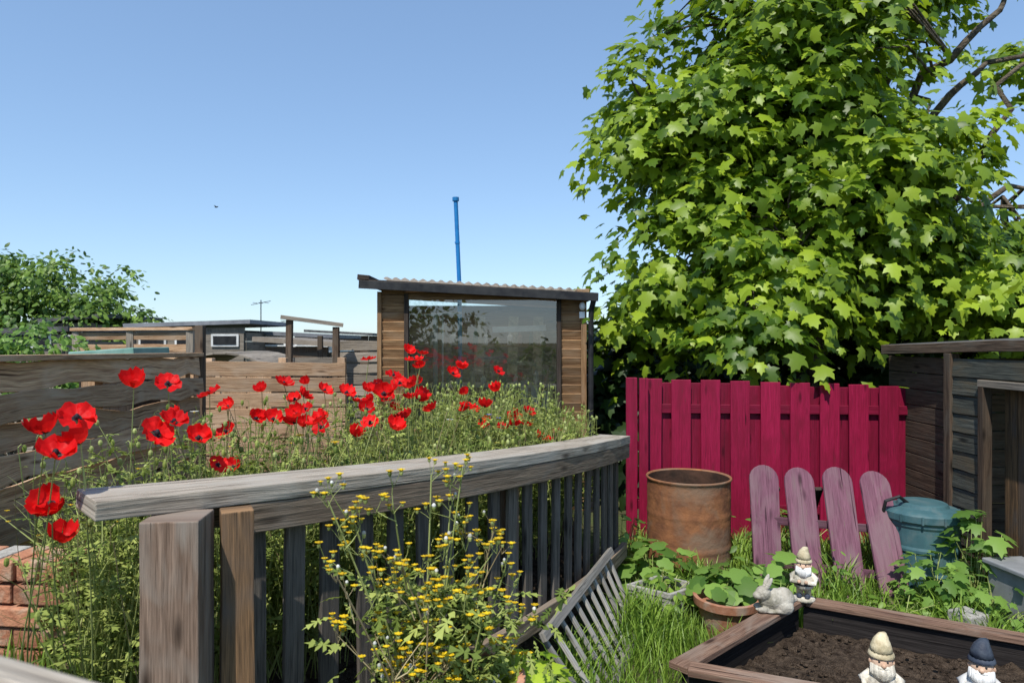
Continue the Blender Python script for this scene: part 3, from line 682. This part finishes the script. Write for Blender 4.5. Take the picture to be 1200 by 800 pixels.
bush('unseen_reflection_hedge', [((0, -7, .8), (9, .8, 1.1)), ((-4.5, -8, 2.6), (3.2, 1, 2.2))], 320, 22, .22, .6, 'bush', stems=False, front=0)  # unseen greenery behind the camera, added to reflect in the shed glass

# ---------- poppies
fl = empty('poppy_plants'); pb = MB('poppy_flowers'); sb_ = MB('poppy_stems')
heads = [(-1.33, 2.4, 1.444), (-1.21, 2.4, 1.45), (-1.275, 2.0, 1.375), (-1.23, 1.8, 1.36), (-1.17, 1.75, 1.31), (-1.15, 1.82, 1.33), (-1.09, 2.2, 1.34), (-1.12, 2.15, 1.31), (-1.01, 2.2, 1.287), (-1.215, 1.8, 1.168), (-1.2, 1.78, 1.15), (-1.254, 1.9, 1.047),
 (-1.24, 2.8, 1.387), (-1.245, 3, 1.31), (-1.12, 2.6, 1.13), (-1.08, 2.65, 1.11), (-1.07, 3.2, 1.4), (-1.05, 3.3, 1.32), (-1.05, 3.5, 1.386), (-1.125, 3, 1.26), (-1.05, 3, 1.255), (-.956, 3, 1.24), (-.81, 2.9, 1.235), (-.80, 3.3, 1.35), (-.935, 3.4, 1.354),
 (-.756, 3.6, 1.505), (-.72, 3.4, 1.354), (-.65, 3.4, 1.336), (-.66, 3.1, 1.29), (-.625, 3.6, 1.42), (-.58, 3.8, 1.54), (-.50, 3.8, 1.53), (-.5, 3.7, 1.46), (-.53, 3.7, 1.50), (-.47, 3.4, 1.31), (-.33, 3.8, 1.42), (-.285, 3.8, 1.45), (-.23, 3.6, 1.26), (-.24, 3.62, 1.245), (-.09, 4, 1.31), (-.084, 4.2, 1.416), (-.5, 2.9, 1.23), (-.40, 3.4, 1.26),
 (-.05, 3.8, 1.125), (.015, 4, 1.16), (.105, 4.2, 1.17), (.16, 4, 1.04), (.2, 4.1, 1.01), (.3, 4.4, 1.02), (-.14, 3.8, 1.14), (.04, 4.4, 1.1), (.0, 3.9, 1.12), (-.68, 3.3, 1.31), (-.74, 3.35, 1.30), (.08, 4.1, 1.1)]
for _ in range(26):
    y = R.uniform(2.7, 4.1); x = float(railX(y)) - R.uniform(.35, 1.1); heads.append((x, y, R.uniform(1.18, 1.38)))
def poppy(c, r, up):
    up = nrm(up); a = nrm(np.cross(up, V(.3, .7, .2))); b = np.cross(up, a); cup = R.uniform(.25, .95); t = R.random()
    for q in range(4):
        ph = q * math.pi / 2 + R.normal() * .12; inner = q % 2; nu, nv_ = 8, 4; vs = []; fr = R.uniform(3, 6); fp = R.uniform(0, 6)
        for j in range(nv_ + 1):
            v = j / nv_
            for i in range(nu + 1):
                u = (i / nu - .5) * 2; ang = ph + u * (.35 + .62 * min(1, v * 1.8)); rr = r * v * (1 - .18 * u * u * v) * (.9 if inner else 1)
                hgt = r * (cup * v ** 1.8 * .9 - .06 * (1 - inner)) + r * .14 * v * v * math.sin(u * fr * 2 + fp) + R.normal() * .03 * r * v
                vs.append(V(*c) + (a * math.cos(ang) + b * math.sin(ang)) * rr * (1 - .28 * cup * v) + up * hgt)
        for j in range(nv_):
            fs = [(j * (nu + 1) + i, j * (nu + 1) + i + 1, (j + 1) * (nu + 1) + i + 1, (j + 1) * (nu + 1) + i) for i in range(nu)]
            pb.add(vs, fs, 'poppyd' if j == 0 else 'poppy', None, np.clip(t + R.normal() * .1, 0, 1))
    ell(pb, V(*c) + up * r * .12, (r * .13, r * .13, r * .17), 'poppyd', 8, 5)
def stem(mb, p0, p1, r, k='stem', nod=0., n=5, bend=.06):
    p0 = np.asarray(p0, float); p1 = np.asarray(p1, float); w = R.normal(size=3) * V(bend, bend, 0); pts = []
    for i in range(n + 1):
        f = i / n; pts.append(p0 + (p1 - p0) * f + w * math.sin(math.pi * f))
    if nod:
        d = nrm(V(*R.normal(size=2), 0)); pts += [p1 + d * nod * .5 + V(0, 0, nod * .3), p1 + d * nod + V(0, 0, -nod * .3)]
    tube(mb, pts, np.linspace(r, r * .6, len(pts)), k, 3, cap=False); return pts
for (x, y, z) in heads:
    r = R.uniform(.040, .060) if y > 2.5 else R.uniform(.050, .064)
    t = V(R.normal() * .5, R.normal() * .45 - .45, 1); poppy((x, y, z), r, t)
    stem(sb_, (min(x + R.normal() * .08, float(railX(y))), y + R.normal() * .08, .42), (x, y, z), .003, bend=.03)
LP = []; LN = []; LT = []; LS = []
def addleaf(p, n, t, s): LP.append(p); LN.append(n); LT.append(t); LS.append(s)
for i in range(1900):
    y = R.uniform(1.72, 5.2); x = float(railX(y)) - R.uniform(.05, 1.25)
    if y < 2.4 and R.random() < .25: continue
    if x < -.66 * y and y < 2.7: continue
    topz = np.interp(y, [1.7, 2.3, 3, 4, 5.2], [1.12, 1.22, 1.30, 1.30, 1.26]); z = .5 + (topz - .5) * R.uniform(.5, 1.06)
    dr = float(railX(y)) - x
    if dr < .25: z = min(z, 1.12)
    bud = R.random() < .33
    p1 = V(min(x + R.normal() * .09, float(railX(y))), y + R.normal() * .09, z); p0 = V(x, y, .40)
    pts = stem(sb_, p0, p1, R.uniform(.0016, .003), 'stem' if R.random() < .88 else 'dry', .03 if bud else 0, bend=.03 if dr < .2 else .06)
    if bud: ell(sb_, pts[-1], (.008, .008, .014), 'pale', 6, 5)
    elif R.random() < .3: ell(sb_, p1, (.009, .009, .012), 'stem', 6, 5)
    for j in range(R.integers(6, 12)):
        f = R.uniform(.1, .95) ** .7; p = p0 + (p1 - p0) * f; a = R.uniform(0, 6.28); t = V(math.cos(a), math.sin(a), R.uniform(.1, 1.2))
        addleaf(p, V(-math.cos(a) * .6, -math.sin(a) * .6, 1) + R.normal(size=3) * .3, t, R.uniform(.06, .15) * (1.15 - .6 * f))
inst('poppy_leaves', *FROND, np.array(LP), orient(np.array(LN), np.array(LT), LS), R.random(len(LP)), 'pale').parent = fl
pb.build(smooth=True).parent = fl; sb_.build().parent = fl
def blades(name, pos, hgt, key, spread=.35, wid=1., curl=.16):
    n = len(pos); a = R.uniform(0, 6.28, n); T = np.stack([np.cos(a) * spread, np.sin(a) * spread, np.ones(n)], 1) + R.normal(size=(n, 3)) * .15
    N = np.stack([np.cos(a), np.sin(a), R.normal(size=n) * .2], 1)
    m = orient(N, T, hgt); m[:, :, 0] *= wid
    return inst(name, [(-.02, 0, 0), (.02, 0, 0), (.018, .4, curl * .15), (-.018, .4, curl * .15), (.013, .75, curl * .55), (-.013, .75, curl * .55), (.002, .97, curl * 1.3), (-.002, .97, curl * 1.3)], [(0, 1, 2, 3), (3, 2, 4, 5), (5, 4, 6, 7)], pos, m, R.random(n), key)
n = 5500; y = R.uniform(1.6, 5.2, n); x = railX(y) - R.uniform(.2, 1.25, n)
k = ~((x < -.64 * y) & (y < 2.8)); x = x[k]; y = y[k]; n = len(x)
blades('long_grass', np.stack([x, y, np.full(n, .42)], 1), R.uniform(.25, .72, n), 'stem', .25, .35, .28).parent = fl
n = 1300; y = R.uniform(2.7, 4.5, n); x = R.uniform(-2.3, -1.4, n)
blades('short_grass', np.stack([x, y, np.full(n, .44)], 1), R.uniform(.1, .25, n), 'grass', .6).parent = fl
n = 700; y = R.uniform(1.7, 2.6, n); x = R.uniform(-2.0, -1.2, n)
blades('short_grass', np.stack([x, y, np.full(n, .44)], 1), R.uniform(.08, .22, n), 'grass', .6).parent = fl
def daisy(mb, c, r, kp, kc, np_=9):
    for q in range(np_):
        a = 2 * math.pi * q / np_; d = V(math.cos(a), math.sin(a) * .8, .25); e = V(-math.sin(a), math.cos(a), 0) * r * .3
        mb.add([c + d * r * .2, c + d * r * .7 + e, c + d * r, c + d * r * .7 - e], [(0, 1, 2, 3)], kp)
    ell(mb, c, (r * .3, r * .3, r * .2), kc, 6, 4)
wf = MB('cornflowers_and_daisies')
for (x, y, z, k) in ((-.40, 3.5, 1.28, 'whitef'), (-.08, 4, 1.15, 'bluef'), (-.06, 4.05, 1.11, 'bluef'), (-.3, 3.3, 1.22, 'whitef'), (-.9, 2.9, 1.2, 'yellow'), (-.7, 2.7, 1.2, 'yellow'), (-1.35, 2.9, 1.3, 'whitef'), (-.13, 3.9, 1.18, 'bluef')):
    daisy(wf, V(x, y, z), .02, k, 'yellow'); stem(wf, (x, y, .42), (x, y, z), .002)
for _ in range(60):
    y = R.uniform(1.8, 4.4); x = float(railX(y)) - R.uniform(.1, 1.1); z = R.uniform(.9, 1.22); daisy(wf, V(x, y, z), .009, 'yellow', 'yellow', 6)
wf.build()

# ---------- yellow ragwort in front of the railing
rg = empty('yellow_ragwort_plant'); rs = MB('ragwort_stems'); rh = MB('ragwort_flowers'); LP = []; LN = []; LT = []; LS = []
def head(p, r):
    ell(rs, p + V(0, 0, -r * .7), (r * .6, r * .6, r * .9), 'stem', 6, 4)
    if R.random() < .88:
        daisy(rh, p, r * 1.4, 'yellow', 'yellow', 7); ell(rh, p + V(0, 0, r * .1), (r * .7, r * .7, r * .5), 'yellow', 7, 4)
    else: ell(rh, p, (r * .6, r * .6, r * .7), 'whitef', 6, 4)
def rag(b, top, spread=.09):
    b = V(*b); top = V(*top); k = 'stem' if R.random() < .65 else 'dry'
    pts = stem(rs, b, top, .0042, k, n=7, bend=.025)
    for i in range(13):
        f = R.uniform(.15, .85); p = b + (top - b) * f; a = R.uniform(0, 6.28)
        addleaf(p, V(-math.cos(a) * .5, -math.sin(a) * .5, 1) + R.normal(size=3) * .4, V(math.cos(a), math.sin(a), R.uniform(-.3, 1)), R.uniform(.04, .10))
    for i in range(R.integers(4, 8)):
        f = R.uniform(.55, .97); p = b + (top - b) * f; a = R.uniform(0, 6.28)
        q = p + V(math.cos(a) * spread, math.sin(a) * spread * .7, R.uniform(.05, .14)) * R.uniform(.5, 1.1); stem(rs, p, q, .002, k, n=3, bend=.01)
        for j in range(R.integers(3, 6)):
            w = q + V(R.normal() * .022, R.normal() * .022, R.uniform(.0, .045)); stem(rs, q - V(0, 0, .02), w, .001, k, n=2, bend=.003); head(w, R.uniform(.007, .011))
    for j in range(4):
        w = top + V(R.normal() * .02, R.normal() * .02, R.uniform(0, .04)); stem(rs, top - V(0, 0, .02), w, .001, k, n=2, bend=.003); head(w, R.uniform(.007, .010))
for t in ((-.50, 1.85, 1.17), (-.44, 1.9, 1.10), (-.33, 1.9, 1.14), (-.23, 1.95, 1.22), (-.18, 2.0, 1.12), (-.14, 1.95, 1.24), (-.05, 2.0, 1.06), (-.12, 1.9, .98), (-.45, 1.75, 1.0), (-.02, 1.95, .95), (-.22, 1.8, .90), (-.37, 1.95, .9), (-.3, 1.85, 1.0), (-.08, 1.85, .85), (-.33, 1.8, .8), (.03, 2.0, .8)):
    rag((-.2 + R.normal() * .10, 1.97 + R.normal() * .05, .0), t)
for _ in range(420):
    zz = R.uniform(.45, .9)
    p = V(-.2 + R.normal() * .15 * (1.3 - zz * .6), 1.98 + R.normal() * .08, zz); a = R.uniform(0, 6.28)
    addleaf(p, V(0, -.3, 1) + R.normal(size=3) * .4, V(math.cos(a), math.sin(a), R.uniform(-.2, 1)), R.uniform(.05, .12))
inst('ragwort_leaves', *FROND, np.array(LP), orient(np.array(LN), np.array(LT), LS), R.random(len(LP)), 'pale').parent = rg
rs.build().parent = rg; rh.build().parent = rg

# ---------- grass & weeds on the right
def clump(name, c, rad, hgt, n, size, key, tpl=BROAD):
    c = V(*c); q = nrm(R.normal(size=(n, 3))) * (R.random((n, 1)) ** .5); q[:, 2] = np.abs(q[:, 2]); P = c + q * V(rad, rad, hgt)
    N = q * .5 + V(0, -.2, 1) + R.normal(size=(n, 3)) * .25; T = q * V(1, 1, 0) + R.normal(size=(n, 3)) * .3 + V(0, 0, -.05)
    e = empty(name); inst('leaves', *tpl, P, orient(N, T, size * R.uniform(.55, 1.2, n)), R.random(n), key).parent = e
    mb = MB('leaf_stalks')
    for i in range(0, n, 2): tube(mb, [V(c[0] + R.normal() * rad * .2, c[1] + R.normal() * rad * .2, c[2]), P[i]], [.004, .002], 'stem', 3, cap=False)
    mb.build().parent = e
clump('mallow_plant', (.92, 4.25, 0), .22, .42, 80, .12, 'weed')
clump('mallow_plant', (1.12, 4.05, 0), .2, .22, 50, .10, 'weed')
clump('potted_strawberry_plant', (1.25, 3.80, .2), .22, .2, 70, .11, 'weed')
clump('potted_strawberry_plant', (1.55, 4.0, .1), .2, .3, 60, .12, 'weed')
clump('bramble_plant', (2.78, 4.06, 0), .2, .66, 130, .12, 'weed', MAPLE)
clump('bramble_plant', (2.45, 3.95, 0), .25, .42, 150, .08, 'weed', MAPLE)
clump('bramble_plant', (2.6, 3.8, 0), .3, .32, 150, .08, 'weed', MAPLE)
clump('nettle_plant', (2.2, 3.8, 0), .35, .2, 200, .06, 'grass', OVAL)
clump('nettle_plant', (1.75, 3.85, 0), .35, .17, 160, .06, 'grass', OVAL)
clump('nettle_plant', (1.97, 4.16, 0), .05, .42, 60, .05, 'weed', OVAL)
clump('nettle_plant', (1.9, 4.8, 0), .5, .5, 160, .08, 'weed', OVAL)
clump('nettle_plant', (.75, 4.6, 0), .25, .45, 120, .08, 'weed', OVAL)
clump('trough_plant', (.88, 3.95, .12), .2, .17, 130, .06, 'grass', OVAL)
clump('lime_leaved_plant', (.05, 2.08, .35), .13, .36, 70, .12, 'lime', MAPLE)
n = 34000; y = R.uniform(2.3, 5.3, n); x = R.uniform(.0, 3.0, n)
e1 = (Bc - A)[:2]; e2 = (C - A)[:2]; inv = np.linalg.inv(np.array([e1, e2]).T); uvp = (inv @ (np.stack([x, y]) - A[:2, None]))
inside = (uvp[0] > -.06) & (uvp[0] < 1.1) & (uvp[1] > -.06) & (uvp[1] < 1.1)
bar = (x - 1.225) ** 2 + (y - 4.74) ** 2 < .3 ** 2; dens = (np.sin(x * 5 + 1) * np.cos(y * 4.3) + R.normal(size=n) * .5) > -.6
k = (~inside) & (~bar) & (x > railO(y) + .05) & dens; x, y = x[k], y[k]
hh = R.uniform(.05, .2, len(x)) * (1 + .6 * np.clip(np.sin(x * 7) * np.cos(y * 6), -.3, 1))
blades('grass', np.stack([x, y, np.zeros(len(x))], 1), hh, 'grass', .7, 1.1, .35)

# ------------------------------------------------------------------ light, sky, camera
az = nrm(V(-.36, -.93, 0)); el = math.radians(57)
sd = V(az[0] * math.cos(el), az[1] * math.cos(el), math.sin(el))
sun = bpy.data.lights.new('sun', 'SUN'); sun.energy = 5.0; sun.angle = math.radians(.5); sun.color = (1, .95, .87)
so_ = bpy.data.objects.new('sun', sun); scene.collection.objects.link(so_); so_.rotation_euler = Vector(sd).to_track_quat('Z', 'Y').to_euler()
w = bpy.data.worlds.new('World'); scene.world = w; w.use_nodes = True; nt = w.node_tree
sk = nt.nodes.new('ShaderNodeTexSky'); sk.sky_type = 'NISHITA'; sk.sun_disc = False; sk.sun_elevation = el
sk.sun_rotation = math.atan2(sd[0], sd[1]); sk.air_density = 1.0; sk.dust_density = .2; sk.ozone_density = 2.5
STR = .12
a = nt.nodes.new('ShaderNodeVectorMath'); a.operation = 'SCALE'; a.inputs['Scale'].default_value = STR; nt.links.new(sk.outputs[0], a.inputs[0])
gm = nt.nodes.new('ShaderNodeGamma'); gm.inputs[1].default_value = .64; nt.links.new(a.outputs[0], gm.inputs[0])
b = nt.nodes.new('ShaderNodeVectorMath'); b.operation = 'MULTIPLY'; nt.links.new(gm.outputs[0], b.inputs[0]); b.inputs[1].default_value = (.86 / STR, 1.04 / STR, 1.24 / STR)
nt.links.new(b.outputs[0], nt.nodes['Background'].inputs[0]); nt.nodes['Background'].inputs[1].default_value = STR
cam = bpy.data.cameras.new('camera'); cam.lens = 24; cam.sensor_width = 36; cam.clip_end = 2000; cam.clip_start = .02
cam.dof.use_dof = True; cam.dof.focus_distance = 3.6; cam.dof.aperture_fstop = 5.6
co = bpy.data.objects.new('camera', cam); scene.collection.objects.link(co); co.location = (0, 0, 1.6); co.rotation_euler = (math.radians(90), 0, 0)
scene.camera = co
scene.view_settings.view_transform = 'Standard'; scene.view_settings.look = 'None'; scene.view_settings.exposure = 0
